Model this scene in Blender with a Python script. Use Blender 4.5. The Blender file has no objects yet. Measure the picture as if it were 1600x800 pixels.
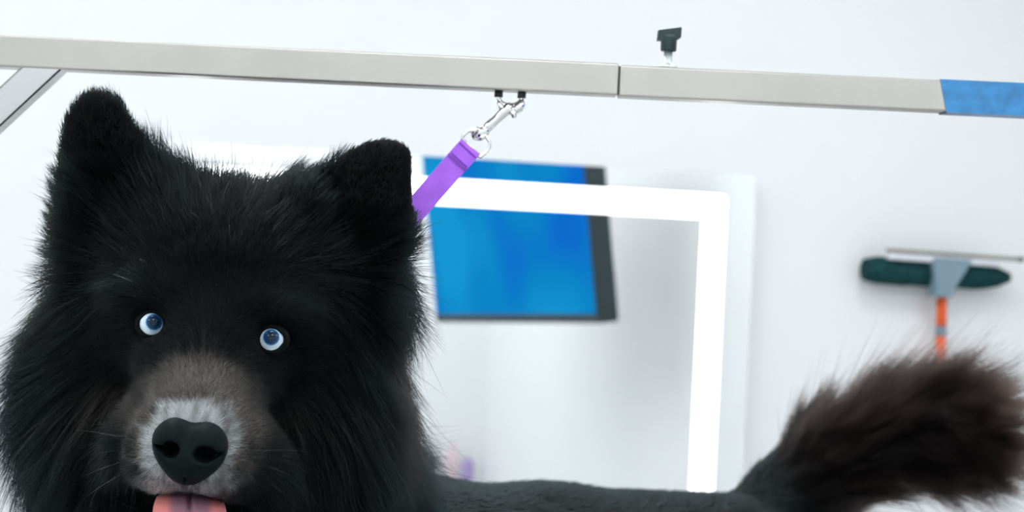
import bpy, bmesh, math
import numpy as np
from mathutils import Vector, Matrix, kdtree

rng = np.random.default_rng(7)
scn = bpy.context.scene
COL = scn.collection

# ------------------------------------------------------------------ camera
FPX = 2808.0                                   # focal length in pixels of a 1600 x 800 frame
YAW, ROLL = math.radians(15), math.radians(2.65)
CAM = np.array([0.0, 0.0, 1.45])
FW = np.array([math.sin(YAW), math.cos(YAW), 0.0])
RT = np.array([math.cos(YAW), -math.sin(YAW), 0.0])
UPZ = np.array([0.0, 0.0, 1.0])
XC = math.cos(ROLL) * RT + math.sin(ROLL) * UPZ
YC = -math.sin(ROLL) * RT + math.cos(ROLL) * UPZ
cam_d = bpy.data.cameras.new('camera')
cam = bpy.data.objects.new('camera', cam_d)
COL.objects.link(cam)
cam.matrix_world = Matrix(((XC[0], YC[0], -FW[0], CAM[0]), (XC[1], YC[1], -FW[1], CAM[1]),
                           (XC[2], YC[2], -FW[2], CAM[2]), (0, 0, 0, 1)))
cam_d.sensor_width = 36.0
cam_d.lens = 36.0 * FPX / 1600.0
cam_d.clip_start = 0.05
cam_d.dof.use_dof = True
cam_d.dof.focus_distance = 1.19
cam_d.dof.aperture_fstop = 9.0
scn.camera = cam

# ------------------------------------------------------------------ world, exposure
w = bpy.data.worlds.new('world'); scn.world = w
w.use_nodes = True
w.node_tree.nodes['Background'].inputs[0].default_value = (0.85, 0.93, 1.0, 1)
w.node_tree.nodes['Background'].inputs[1].default_value = 0.3
vs = scn.view_settings
vs.view_transform = 'Standard'; vs.look = 'None'; vs.exposure = 0.0; vs.gamma = 1.0
vs.use_curve_mapping = False
PANEL_STRENGTH = 10.0
PANELS = [(x, y) for y in (-0.75, 0.70, 2.1) for x in (-1.35, 0.0, 1.3)]

# ------------------------------------------------------------------ coordinates
def P(px, py, d):
    """world point seen at a photo pixel, d metres in front of the camera"""
    return CAM + FW * d + XC * ((px - 800) / FPX * d) + YC * ((400 - py) / FPX * d)
def Q(px, py, d):
    return np.array([(px - 800) / FPX * d, (400 - py) / FPX * d, d])
def q2w(q):
    q = np.asarray(q, float)
    return CAM + q[..., 0:1] * XC + q[..., 1:2] * YC + q[..., 2:3] * FW
def v2w(v):
    return v[..., 0:1] * XC + v[..., 1:2] * YC + v[..., 2:3] * FW
WALL_Y, WALL_X, REAR_Y = 3.3, 2.05, -1.48
MIR_Y = WALL_Y - 0.036                         # front of the mirror glass
def W(px, py, off=0.036):
    """point behind a pixel, off metres in front of the far wall"""
    r = P(px, py, 1) - CAM
    return CAM + r * ((WALL_Y - off) / r[1])
def mirrored(px, py, off=0.0):
    """point in front of the wall behind the camera seen at a pixel through the mirror"""
    r = P(px, py, 1) - CAM
    a = CAM + r * (MIR_Y / r[1])
    r = r * np.array([1, -1, 1])
    return a + r * ((REAR_Y + off - a[1]) / r[1])

# ------------------------------------------------------------------ helpers
def mat(name, base=(0.8, 0.8, 0.8), rough=0.5, metal=0.0, spec=0.5, emit=None, estr=0.0, noise=None, bump=None, coat=0.0):
    m = bpy.data.materials.new(name); m.use_nodes = True
    nt = m.node_tree; b = nt.nodes['Principled BSDF']
    b.inputs['Base Color'].default_value = (*base, 1)
    b.inputs['Roughness'].default_value = rough
    b.inputs['Metallic'].default_value = metal
    b.inputs['Specular IOR Level'].default_value = spec
    b.inputs['Coat Weight'].default_value = coat
    if emit:
        b.inputs['Emission Color'].default_value = (*emit, 1)
        b.inputs['Emission Strength'].default_value = estr
    if noise or bump:
        tc = nt.nodes.new('ShaderNodeTexCoord')
        mp = nt.nodes.new('ShaderNodeMapping')
        nt.links.new(tc.outputs['Object'], mp.inputs[0])
        n = nt.nodes.new('ShaderNodeTexNoise')
        nt.links.new(mp.outputs[0], n.inputs['Vector'])
        src = noise or bump
        n.inputs['Scale'].default_value = src['scale']
        n.inputs['Detail'].default_value = 4
        mp.inputs['Scale'].default_value = src.get('stretch', (1, 1, 1))
        if noise:
            cr = nt.nodes.new('ShaderNodeValToRGB')
            k = noise['amount']
            cr.color_ramp.elements[0].color = (*[c * (1 - k) for c in base], 1)
            cr.color_ramp.elements[1].color = (*[min(1, c * (1 + k)) for c in base], 1)
            cr.color_ramp.elements[0].position = 0.3; cr.color_ramp.elements[1].position = 0.7
            nt.links.new(n.outputs['Fac'], cr.inputs[0])
            nt.links.new(cr.outputs[0], b.inputs['Base Color'])
        if bump:
            bn = nt.nodes.new('ShaderNodeBump')
            bn.inputs['Strength'].default_value = bump['strength']
            bn.inputs['Distance'].default_value = bump.get('dist', 0.001)
            nt.links.new(n.outputs['Fac'], bn.inputs['Height'])
            nt.links.new(bn.outputs[0], b.inputs['Normal'])
    return m

def obj(name, data, m=None, parent=None, loc=None, rot=None, smooth=False):
    if isinstance(data, bmesh.types.BMesh):
        me = bpy.data.meshes.new(name); data.normal_update(); data.to_mesh(me); data.free()
    else:
        me = data
    o = bpy.data.objects.new(name, me)
    COL.objects.link(o)
    if m is not None: me.materials.append(m)
    if parent is not None: o.parent = parent
    if loc is not None: o.location = loc
    if rot is not None: o.rotation_euler = rot
    if smooth:
        for p in me.polygons: p.use_smooth = True
    return o
def tag(o, label, cat, group=None):
    o['label'] = label; o['category'] = cat
    if group: o['group'] = group
    return o
def empty(name, loc, rz=0.0):
    o = bpy.data.objects.new(name, None); COL.objects.link(o)
    o.location = loc; o.rotation_euler = (0, 0, rz)
    o.empty_display_size = 0.05
    return o
def box(bm, c, s, bevel=0.0, seg=2, mtx=None):
    r = bmesh.ops.create_cube(bm, size=1.0)
    vs_ = r['verts']
    for v in vs_: v.co = Vector((v.co.x * s[0] + c[0], v.co.y * s[1] + c[1], v.co.z * s[2] + c[2]))
    if bevel:
        es = list({e for v in vs_ for e in v.link_edges})
        rr = bmesh.ops.bevel(bm, geom=es, offset=bevel, segments=seg, affect='EDGES', profile=0.5)
        vs_ = rr['verts']
    if mtx is not None:
        for v in vs_: v.co = mtx @ v.co
    return bm
def BM(): return bmesh.new()
def tube(bm, pts, r, n=10, closed=False, caps=True):
    """tube along a polyline; r number or list"""
    pts = [Vector(p) for p in pts]; N = len(pts)
    rs = r if hasattr(r, '__len__') else [r] * N
    rings = []
    prev = None
    for i, p in enumerate(pts):
        if closed: t = pts[(i + 1) % N] - pts[i - 1]
        else: t = pts[min(i + 1, N - 1)] - pts[max(i - 1, 0)]
        t.normalize()
        if prev is None:
            a = Vector((0, 0, 1)) if abs(t.z) < 0.9 else Vector((1, 0, 0))
            u = t.cross(a).normalized()
        else:
            u = (prev - t * prev.dot(t)).normalized()
        prev = u
        v = t.cross(u)
        rings.append([bm.verts.new(p + (u * math.cos(2 * math.pi * k / n) + v * math.sin(2 * math.pi * k / n)) * rs[i]) for k in range(n)])
    for i in range(N if closed else N - 1):
        A, B = rings[i], rings[(i + 1) % N]
        for k in range(n):
            f = bm.faces.new((A[k], A[(k + 1) % n], B[(k + 1) % n], B[k])); f.smooth = True
    if caps and not closed:
        bm.faces.new(rings[0][::-1]); bm.faces.new(rings[-1])
    return bm
def lathe(bm, prof, c=(0, 0, 0), n=20):
    rings = [[bm.verts.new((c[0] + r * math.cos(2 * math.pi * k / n), c[1] + r * math.sin(2 * math.pi * k / n), c[2] + z)) for k in range(n)] for r, z in prof]
    for A, B in zip(rings[:-1], rings[1:]):
        for k in range(n):
            f = bm.faces.new((A[k], A[(k + 1) % n], B[(k + 1) % n], B[k])); f.smooth = True
    bm.faces.new(rings[0][::-1]); bm.faces.new(rings[-1])
    return bm
def prism(bm, outline, t, mtx=None):
    """outline in x, z extruded from y = 0 to y = -t"""
    A = [bm.verts.new((x, 0, z)) for x, z in outline]
    B = [bm.verts.new((x, -t, z)) for x, z in outline]
    n = len(A)
    bm.faces.new(A); bm.faces.new(B[::-1])
    for k in range(n):
        bm.faces.new((A[k], B[k], B[(k + 1) % n], A[(k + 1) % n]))
    bmesh.ops.recalc_face_normals(bm, faces=bm.faces)
    if mtx is not None:
        for v in bm.verts: v.co = mtx @ v.co
    return bm
def rrect(x0, x1, z0, z1, r, n=6):
    out = []
    for cx, cz, a in ((x1 - r, z1 - r, 0), (x0 + r, z1 - r, 90), (x0 + r, z0 + r, 180), (x1 - r, z0 + r, 270)):
        for k in range(n + 1):
            t = math.radians(a + 90 * k / n)
            out.append((cx + r * math.cos(t), cz + r * math.sin(t)))
    return out
def ringprism(bm, outer, inner, y0, y1):
    n = len(outer)
    V = [[bm.verts.new((x, y, z)) for x, z in o] for y in (y0, y1) for o in (outer, inner)]
    oA, iA, oB, iB = V
    for k in range(n):
        j = (k + 1) % n
        bm.faces.new((oA[k], oA[j], iA[j], iA[k])); bm.faces.new((oB[k], iB[k], iB[j], oB[j]))
        bm.faces.new((oA[k], oB[k], oB[j], oA[j])); bm.faces.new((iA[k], iA[j], iB[j], iB[k]))
    bmesh.ops.recalc_face_normals(bm, faces=bm.faces)
    return bm

# ------------------------------------------------------------------ materials
M = {}
M['wall'] = mat('wall_paint', (0.865, 0.885, 0.897), 0.6, bump=dict(scale=220, strength=0.05))
M['ceiling'] = mat('ceiling_paint', (0.88, 0.88, 0.88), 0.8, noise=dict(scale=6, amount=0.01))
M['floor'] = mat('floor_vinyl', (0.55, 0.56, 0.56), 0.35, noise=dict(scale=14, amount=0.06))
M['trim'] = mat('trim_paint', (0.8, 0.81, 0.82), 0.4, noise=dict(scale=8, amount=0.02))
M['steel'] = mat('brushed_steel', (0.60, 0.585, 0.55), 0.30, 1.0, noise=dict(scale=9, amount=0.06, stretch=(1, 1, 30)))
M['polished'] = mat('polished_steel', (0.66, 0.66, 0.65), 0.14, 1.0, noise=dict(scale=7, amount=0.05))
M['chrome'] = mat('chrome', (0.82, 0.82, 0.80), 0.08, 1.0, noise=dict(scale=60, amount=0.04))
M['dark_metal'] = mat('dark_metal', (0.05, 0.05, 0.05), 0.4, 0.8, noise=dict(scale=60, amount=0.2))
M['film'] = mat('blue_film', (0.028, 0.21, 0.48), 0.4, noise=dict(scale=90, amount=0.22), coat=0.2)
M['black_plastic'] = mat('black_plastic', (0.010, 0.030, 0.034), 0.45, noise=dict(scale=50, amount=0.2))
M['zinc'] = mat('zinc', (0.60, 0.66, 0.66), 0.35, 0.6, noise=dict(scale=80, amount=0.1))
M['purple'] = mat('purple_webbing', (0.40, 0.14, 0.80), 0.6, noise=dict(scale=60, amount=0.12), spec=0.2)
M['purple_dark'] = mat('purple_stitching', (0.17, 0.05, 0.47), 0.7, noise=dict(scale=300, amount=0.15), spec=0.2)
M['rubber'] = mat('table_rubber', (0.03, 0.03, 0.032), 0.8, noise=dict(scale=60, amount=0.3))

# ------------------------------------------------------------------ the room
X0, X1, Y0, Y1, H = -2.2, WALL_X, REAR_Y, WALL_Y, 2.7
T = 0.1
def struct(name, c, s, m):
    o = obj(name, box(BM(), (0, 0, 0), s), m, loc=c); o['kind'] = 'structure'; return o
cx, cy = (X0 + X1) / 2, (Y0 + Y1) / 2
struct('floor', (cx, cy, -T / 2), (X1 - X0 + 2 * T, Y1 - Y0 + 2 * T, T), M['floor'])
struct('ceiling', (cx, cy, H + T / 2), (X1 - X0 + 2 * T, Y1 - Y0 + 2 * T, T), M['ceiling'])
struct('wall_back', (cx, Y1 + T / 2, H / 2), (X1 - X0 + 2 * T, T, H), M['wall'])
struct('wall_front', (cx, Y0 - T / 2, H / 2), (X1 - X0 + 2 * T, T, H), M['wall'])
struct('wall_left', (X0 - T / 2, cy, H / 2), (T, Y1 - Y0, H), M['wall'])
struct('wall_right', (X1 + T / 2, cy, H / 2), (T, Y1 - Y0, H), M['wall'])
struct('baseboard_back', (cx, Y1 - 0.006, 0.05), (X1 - X0, 0.012, 0.1), M['trim'])
struct('baseboard_right', (X1 - 0.006, cy, 0.05), (0.012, Y1 - Y0 - 0.03, 0.1), M['trim'])

# ------------------------------------------------------------------ ceiling lamps
M['diffuser'] = mat('lamp_diffuser', (0.9, 0.9, 0.9), 0.5, emit=(0.965, 0.985, 1.0), estr=PANEL_STRENGTH)
where = [c + ' lamp of the ' + r + ' row' for r in ('rear', 'middle', 'mirror-side') for c in ('left', 'centre', 'right')]
for (x, y), wl in zip(PANELS, where):
    e = empty('ceiling_light', (x, y, H))
    tag(e, 'white square ceiling panel, ' + wl, 'ceiling light', 'ceiling light panels')
    s = 0.31
    fr = ringprism(BM(), rrect(-s, s, -s, s, 0.01, 2), rrect(-s + .02, s - .02, -s + .02, s - .02, 0.008, 2), 0, 0.02)
    for v in fr.verts: v.co = Vector((v.co.x, v.co.z, -v.co.y))
    bmesh.ops.recalc_face_normals(fr, faces=fr.faces)
    obj('frame', fr, M['trim'], e)
    obj('diffuser', box(BM(), (0, 0, -0.008), (2 * s - .04, 2 * s - .04, 0.012)), M['diffuser'], e)

# ------------------------------------------------------------------ lit mirror on the far wall
mx1 = W(1172, 500)[0]; mz1 = W(800, 252)[2]
mx0 = W(214, 300)[0]; mz0 = mz1 - 0.82
lx1 = W(1136, 301)[0]; lz1 = W(1130, 301)[2] - 0.004
ins = mx1 - lx1
BAND = 0.049
LOFF = mz1 - lz1
e = empty('lit_mirror', ((mx0 + mx1) / 2, WALL_Y, mz0))
tag(e, 'wide wall mirror with a glowing white rectangular light band', 'mirror')
hw, hh = (mx1 - mx0) / 2, mz1 - mz0
obj('housing', box(BM(), (0, -0.015, hh / 2), (2 * hw - .06, 0.03, hh - .06)), M['trim'], e)
M['mirror'] = mat('silvered_glass', (0.97, 0.985, 0.985), 0.012, 1.0, noise=dict(scale=3, amount=0.004))
M['mirror_edge'] = mat('glass_edge', (0.55, 0.72, 0.74), 0.2, noise=dict(scale=30, amount=0.05))
gl = obj('glass', box(BM(), (0, -0.033, hh / 2), (2 * hw, 0.006, hh)), M['mirror'], e)
gl.data.materials.append(M['mirror_edge'])
for p in gl.data.polygons:
    if abs(p.normal.y) < 0.5: p.material_index = 1
M['led'] = mat('frosted_light', (0.9, 0.9, 0.9), 0.5, emit=(0.96, 0.985, 1.0), estr=2.6)
o0, o1, p0, p1 = -hw + ins, hw - ins, LOFF, hh - LOFF
obj('light_band', ringprism(BM(), rrect(o0, o1, p0, p1, 0.012), rrect(o0 + BAND, o1 - BAND, p0 + BAND, p1 - BAND, 0.004), -0.036, -0.0372), M['led'], e)

# ------------------------------------------------------------------ television on the side wall (seen in the mirror)
tv_r = np.array([0.2262, 0.9727, 0.0513]); tv_u = np.array([-0.1321, -0.0216, 0.991]); tv_n = np.array([-0.9651, 0.2309, -0.1236])
tv_r /= np.linalg.norm(tv_r); tv_n = tv_n - tv_r * (tv_n @ tv_r); tv_n /= np.linalg.norm(tv_n); tv_u = np.cross(tv_n, tv_r); 
if tv_u[2] < 0: tv_u = -tv_u
TW, TH, TT = 1.166, 0.656, 0.075
bl = np.array([1.449, 0.084, 1.193])
ctr = bl + tv_r * TW / 2 + tv_u * TH / 2
# local axes: x along -tv_r so that the frame stays right-handed, y = -normal (into the set), z up
lx = np.cross(-tv_n, tv_u)
Mtv = Matrix(((lx[0], -tv_n[0], tv_u[0], ctr[0]), (lx[1], -tv_n[1], tv_u[1], ctr[1]), (lx[2], -tv_n[2], tv_u[2], ctr[2]), (0, 0, 0, 1)))
tv = empty('television', ctr); tv.matrix_world = Mtv
tag(tv, 'flat television with a glowing blue screen, reflected in the mirror', 'television')
M['tv_black'] = mat('tv_plastic', (0.012, 0.03, 0.035), 0.45, noise=dict(scale=40, amount=0.2))
obj('casing', box(BM(), (0, TT / 2, 0), (TW, TT, TH), 0.008), M['tv_black'], tv)
m = bpy.data.materials.new('screen_glow'); m.use_nodes = True
nt = m.node_tree; b = nt.nodes['Principled BSDF']
b.inputs['Base Color'].default_value = (0.004, 0.01, 0.02, 1); b.inputs['Roughness'].default_value = 0.4; b.inputs['Specular IOR Level'].default_value = 0.0
tc = nt.nodes.new('ShaderNodeTexCoord'); mp = nt.nodes.new('ShaderNodeMapping'); mp.inputs['Scale'].default_value = (1.6, 1, 1.1)
mp.inputs['Location'].default_value = (0.35, 0, 0.2)
nz = nt.nodes.new('ShaderNodeTexNoise'); nz.inputs['Scale'].default_value = 1.6; nz.inputs['Detail'].default_value = 1.0
cr = nt.nodes.new('ShaderNodeValToRGB')
cr.color_ramp.elements[0].position = 0.36; cr.color_ramp.elements[0].color = (0.0, 0.15, 0.63, 1)
cr.color_ramp.elements[1].position = 0.66; cr.color_ramp.elements[1].color = (0.004, 0.32, 0.68, 1)
el = cr.color_ramp.elements.new(0.5); el.color = (0.0, 0.24, 0.60, 1)
nt.links.new(tc.outputs['Object'], mp.inputs[0]); nt.links.new(mp.outputs[0], nz.inputs['Vector'])
nt.links.new(nz.outputs['Fac'], cr.inputs[0]); nt.links.new(cr.outputs[0], b.inputs['Emission Color'])
b.inputs['Emission Strength'].default_value = 0.95
obj('screen', box(BM(), (0, -0.001, 0.008), (TW - 0.03, 0.004, TH - 0.045)), m, tv)
mount = BM()
box(mount, (0, TT + 0.01, 0), (0.3, 0.02, 0.3), 0.003)
tube(mount, [(0, TT, 0), (0.0, TT + 0.16, 0.0)], 0.022, 12)
obj('wall_mount', mount, M['tv_black'], tv)
# shelf with two bottles on the rear wall, also seen in the mirror
pb = mirrored(716, 752, 0.09)
sh = empty('wall_shelf', (pb[0] - 0.02, REAR_Y, pb[2] - 0.02))
tag(sh, 'small white shelf on the rear wall holding bottles', 'shelf')
obj('board', box(BM(), (0, 0.09, 0.009), (0.30, 0.18, 0.018), 0.002), M['trim'], sh)
for k in (-1, 1):
    obj('bracket', prism(BM(), [(0, 0), (0.14, 0), (0, -0.12)], 0.012, Matrix.Translation((0.11 * k + .006, 0, 0)) @ Matrix.Rotation(math.pi / 2, 4, 'Z')), M['trim'], sh)
def bottle(c, r, h, m, mc, label):
    e = empty('shampoo_bottle', c)
    tag(e, label, 'bottle', 'bottles on the rear wall shelf')
    obj('body', lathe(BM(), [(r * .9, 0), (r, .008), (r, h * .6), (r * .9, h * .7), (r * .4, h * .78), (r * .4, h * .84)]), m, e)
    obj('cap', lathe(BM(), [(r * .5, h * .84), (r * .5, h * .97), (r * .42, h)]), mc, e)
M['lilac'] = mat('lilac_plastic', (0.42, 0.33, 0.62), 0.4, noise=dict(scale=20, amount=0.1))
M['pink'] = mat('pink_plastic', (0.80, 0.62, 0.66), 0.4, noise=dict(scale=20, amount=0.1))
zs = pb[2] - 0.002
bottle((mirrored(730, 740, 0.09)[0], REAR_Y + 0.09, zs), 0.028, 0.13, M['lilac'], M['trim'], 'short lilac bottle on the white rear wall shelf')
bottle((mirrored(706, 740, 0.09)[0], REAR_Y + 0.09, zs), 0.026, 0.20, M['pink'], M['trim'], 'tall pale pink bottle on the white rear wall shelf')

# ------------------------------------------------------------------ squeegee hanging on the far wall
sc_ = W(1473, 455)
KP = FPX / 3.65                                # pixels per metre there
e = empty('window_squeegee', (sc_[0], WALL_Y, sc_[2]))
tag(e, 'window squeegee with dark sponge head and orange handle on the wall', 'squeegee')
def sq(px, py, off=0.045):
    p = W(px, py, off); return (p[0] - sc_[0], p[2] - sc_[2])
M['sponge'] = mat('dark_sponge', (0.012, 0.055, 0.058), 0.9, spec=0.1, noise=dict(scale=140, amount=0.5), bump=dict(scale=140, strength=0.8, dist=0.003))
M['grey_plastic'] = mat('grey_plastic', (0.20, 0.30, 0.36), 0.45, noise=dict(scale=30, amount=0.06))
M['orange'] = mat('orange_plastic', (0.95, 0.13, 0.02), 0.4, noise=dict(scale=30, amount=0.05))
M['blade'] = mat('blade_rail', (0.27, 0.26, 0.23), 0.4, 0.3, noise=dict(scale=60, amount=0.15))
M['strip'] = mat('white_strip', (0.72, 0.74, 0.80), 0.5, noise=dict(scale=30, amount=0.04))
M['blade_rubber'] = mat('blade_rubber', (0.02, 0.025, 0.025), 0.6, noise=dict(scale=60, amount=0.2))
a, b_ = sq(1354, 421), sq(1580, 434)
sp = BM()
pts = []
for k in range(13):
    t = k / 12
    pts.append(Vector((a[0] + (b_[0] - a[0]) * t, -0.036, a[1] + (b_[1] - a[1]) * t)))
tube(sp, pts, [0.022, 0.028] + [0.0285 + 0.001 * math.sin(k * 2.1) for k in range(8)] + [0.026, 0.020, 0.010], 14)
obj('sponge', sp, M['sponge'], e)
a, b_ = sq(1386, 391, .065), sq(1590, 405, .065)
def bar(bm, a, b, th, yc, dep, ext=0.0):
    ax = Vector((b[0] - a[0], 0, b[1] - a[1])); L = ax.length; ang = math.atan2(b[1] - a[1], b[0] - a[0])
    mtx = Matrix.Translation(((a[0] + b[0]) / 2, yc, (a[1] + b[1]) / 2)) @ Matrix.Rotation(-ang, 4, 'Y')
    return box(bm, (0, 0, 0), (L, dep, th), min(th, dep) * .2, 2, mtx)
obj('blade_rail', bar(BM(), a, b_, 0.008, -0.068, 0.016), M['blade'], e)
obj('blade_tip', bar(BM(), sq(1589, 405, .065), sq(1596, 405.5, .065), 0.010, -0.068, 0.018), M['blade_rubber'], e)
obj('clamp_strip', bar(BM(), sq(1387, 400, .07), sq(1560, 412, .07), 0.0125, -0.069, 0.010), M['strip'], e)
nk = [sq(*p, .075) for p in ((1458, 402), (1518, 406), (1514, 414), (1489, 454), (1487, 464), (1461, 464), (1462, 450))]
nkb = prism(BM(), nk, 0.038, Matrix.Translation((0, -0.04, 0)))
obj('neck', nkb, M['grey_plastic'], e)
def hz(px, py): s_ = sq(px, py); return (s_[0], -0.04, s_[1])
obj('handle', tube(BM(), [hz(1473.5, 458), hz(1472.5, 512)], 0.0105, 16), M['orange'], e)
obj('collar', tube(BM(), [hz(1472.6, 510), hz(1472, 525)], 0.0115, 16), M['grey_plastic'], e)
obj('grip', tube(BM(), [hz(1472, 524), hz(1471.8, 530), hz(1469, 690), hz(1468.9, 696)], [0.010, 0.0105, 0.0115, 0.008], 16), M['orange'], e)
obj('wall_hook', tube(BM(), [(hz(1471, 600)[0], 0, hz(1471, 600)[2]), (hz(1471, 600)[0], -0.028, hz(1471, 600)[2])], 0.006, 10), M['trim'], e)

# ------------------------------------------------------------------ grooming table and arm
DB = 1.40                                      # distance of the overhead beam
TABLE_Z = 0.62
RZ = -YAW                                      # the table stands parallel to the picture, turned in the room
base = P(800, 400, 1.50); base[2] = 0
tb = empty('grooming_table', base, RZ)
tag(tb, 'grooming table with black rubber top and steel legs under the dog', 'table')
obj('tabletop', box(BM(), (-0.08, 0.0, TABLE_Z - 0.015), (1.10, 0.86, 0.03), 0.006), M['rubber'], tb)
obj('rim', ringprism(BM(), rrect(-.64, .48, -.44, .44, .02), rrect(-.632, .472, -.432, .432, .016), 0, 0.034), M['steel'], tb)
rim = tb.children[-1]
for v in rim.data.vertices: v.co = Vector((v.co.x, v.co.z, TABLE_Z + 0.001 - v.co.y))
for sx in (-1, 1):
    for sy in (-1, 1):
        obj('leg', box(BM(), (0.5 * sx - 0.08, 0.38 * sy, (TABLE_Z - 0.03) / 2), (0.035, 0.035, TABLE_Z - 0.03), 0.003), M['steel'], tb)
obj('undershelf', box(BM(), (-0.08, 0, 0.16), (0.96, 0.72, 0.02), 0.003), M['steel'], tb)

BZ = P(800, 118.5, DB)[2]                      # beam centre height
TB = 24.6e-3
def AX(px):                                    # pixel column -> position along the beam
    return (px - 800) / FPX * DB / math.cos(ROLL)
arm0 = P(800, 118.5, DB).copy(); arm0 = np.array([arm0[0], arm0[1], TABLE_Z])
arm = empty('overhead_rail', arm0, RZ)
tag(arm, 'square stainless steel grooming rail spanning above the dog', 'rail')
bz = BZ - TABLE_Z
def span(name, px0, px1, s, m, dz=0.0, parent=arm, bev=0.0016):
    a, b = AX(px0), AX(px1)
    return obj(name, box(BM(), ((a + b) / 2, 0, bz + dz), (b - a, s, s), bev, 3), m, parent)
XL, XR = -0.61, 0.47
pxl = 800 + XL * FPX / DB; pxr = 800 + XR * FPX / DB
# metal grain runs along x for these: rotate by object texture stretch
M['steel_x'] = mat('brushed_steel_along', (0.53, 0.512, 0.475), 0.33, 1.0, noise=dict(scale=5, amount=0.05, stretch=(3, 1, 1)))
span('crossbar', pxl, 965, TB, M['steel_x'])
span('crossbar', 966.5, pxr, TB - 0.0004, M['steel_x'], -0.0009)
# seam collar, dark gap
obj('joint_gap', box(BM(), (AX(965.8), 0, bz), (0.004, TB - .004, TB - .004)), M['dark_metal'], arm)
# protective film around the right end, slanting edge
fa, fb = AX(1462), AX(1474)
h = TB / 2 + 0.0004
fm = BM()
ring0 = [fm.verts.new(c) for c in ((fa, -h, bz - .0012 + h), (fb, -h, bz - .0012 - h), (fb, h, bz - .0012 - h), (fa, h, bz - .0012 + h))]
ring1 = [fm.verts.new((XR - 0.02, v.co.y, v.co.z)) for v in ring0]
for k in range(4): fm.faces.new((ring0[k], ring0[(k + 1) % 4], ring1[(k + 1) % 4], ring1[k]))
bmesh.ops.recalc_face_normals(fm, faces=fm.faces)
fo = obj('protective_film', fm, M['film'], arm); fo['label'] = 'blue protective film'
# uprights at both ends with table clamps
for x in (XL, XR):
    obj('upright', box(BM(), (x, 0, bz / 2 + 0.005), (TB, TB, bz + 0.012), 0.0016, 3), M['steel_x'], arm)
    obj('table_clamp', box(BM(), (x, 0, 0.03), (0.05, 0.06, 0.06), 0.004), M['dark_metal'], arm)
# diagonal brace at the left, under the beam
p_top = Vector((AX(70), 0, bz - TB / 2)); ang = math.radians(45.5)
dirv = Vector((-math.cos(ang), 0, -math.sin(ang)))
Lb = (AX(70) - XL) / math.cos(ang)
mid = p_top + dirv * (Lb / 2 - 0.012)
mtx = Matrix.Translation(mid) @ Matrix.Rotation(-ang, 4, 'Y')
obj('brace', box(BM(), (0, 0, 0), (Lb + 0.02, TB * .9, TB * .92), 0.002, 3, mtx), M['polished'], arm)
# clamp knob on top of the beam
kx = AX(1042)
top = bz + TB / 2
kn = BM(); lathe(kn, [(0.0078, 0), (0.0078, .0018), (.0055, .003), (.0034, .0042), (.0034, .0165)], (kx, 0, top - .001))
scw = obj('clamp_screw', kn, M['zinc'], arm)
kb = BM()
lathe(kb, [(0.0058, 0), (0.0062, .001), (0.0064, .010), (0.0064, .013)], (kx, 0, top + .0125))
wing = prism(BM(), [(-.0092, .0088), (-.0088, .0165), (.0085, .0195), (.0092, .019), (.0090, .0118), (.006, .0098)], .010, Matrix.Translation((kx, .005, top + .0115)))
tmp = bpy.data.meshes.new('t'); wing.to_mesh(tmp); wing.free(); kb.from_mesh(tmp); bpy.data.meshes.remove(tmp)
obj('clamp_knob', kb, M['black_plastic'], scw)
# staple under the beam that the hook catches
st = []
for k in range(13):
    t = math.pi * k / 12
    st.append((AX(798.5) - 0.0090 * math.cos(t), 0, bz - TB / 2 - 0.005 - 0.0060 * math.sin(t)))
st = [(st[0][0], 0, bz - TB / 2 + .002)] + st + [(st[-1][0], 0, bz - TB / 2 + .002)]
obj('staple', tube(BM(), st, 0.0019, 10), M['chrome'], arm)
for s in (-1, 1):
    obj('staple_nut', lathe(BM(), [(0.0033, 0), (0.0033, .005)], (AX(798.5) + s * .0090, 0, bz - TB / 2 - .0048), 8), M['dark_metal'], arm)

# ------------------------------------------------------------------ leash
def A(px, py, dd=0.0):
    return Vector(P(px, py, DB + dd))
ls = empty('leash', A(735, 226))
tag(ls, 'purple webbing leash with chrome swivel hook clipped under the beam', 'leash')
L0 = Vector(A(735, 226))
def loc(p): return Vector(p) - L0
def img(px, py, dd=0.0): return loc(A(px, py, dd))
# strap: flat band 21 mm wide from the ring down behind the ear to the neck
def strap(pts, wid, th, m, name, parent):
    bm = BM(); rings = []
    N = len(pts)
    for i in range(N):
        c = img(*pts[i])
        t = (img(*pts[min(i + 1, N - 1)]) - img(*pts[max(i - 1, 0)])).normalized()
        side = t.cross(Vector(FW)).normalized() * (wid / 2)
        nn = Vector(FW) * (th / 2)
        rings.append([bm.verts.new(c + s * side + n_ * nn) for s, n_ in ((-1, -1), (1, -1), (1, 1), (-1, 1))])
    for A_, B_ in zip(rings[:-1], rings[1:]):
        for k in range(4): bm.faces.new((A_[k], A_[(k + 1) % 4], B_[(k + 1) % 4], B_[k]))
    bm.faces.new(rings[0][::-1]); bm.faces.new(rings[-1])
    bmesh.ops.recalc_face_normals(bm, faces=bm.faces)
    return obj(name, bm, m, parent)
SW = 37.5 / FPX * DB
strap([(734, 231, 0), (715, 252, 0), (690, 281, .0), (660, 315, .002), (620, 361, .006), (580, 410, .012), (545, 455, .016)], SW, 0.0028, M['purple'], 'strap', ls)
strap([(736, 229, -.003), (733, 232.5, -.0035), (716.5, 251.5, -.0033), (714, 254.5, -.002)], SW * .985, 0.002, M['purple'], 'strap_fold', ls)
strap([(718.3, 249.5, -.0047), (717.2, 250.7, -.0047)], SW * .9, 0.0006, M['purple_dark'], 'stitching', ls)
strap([(731.5, 234.0, -.0048), (730.3, 235.3, -.0048)], SW * .9, 0.0006, M['purple_dark'], 'stitching', ls)
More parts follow.
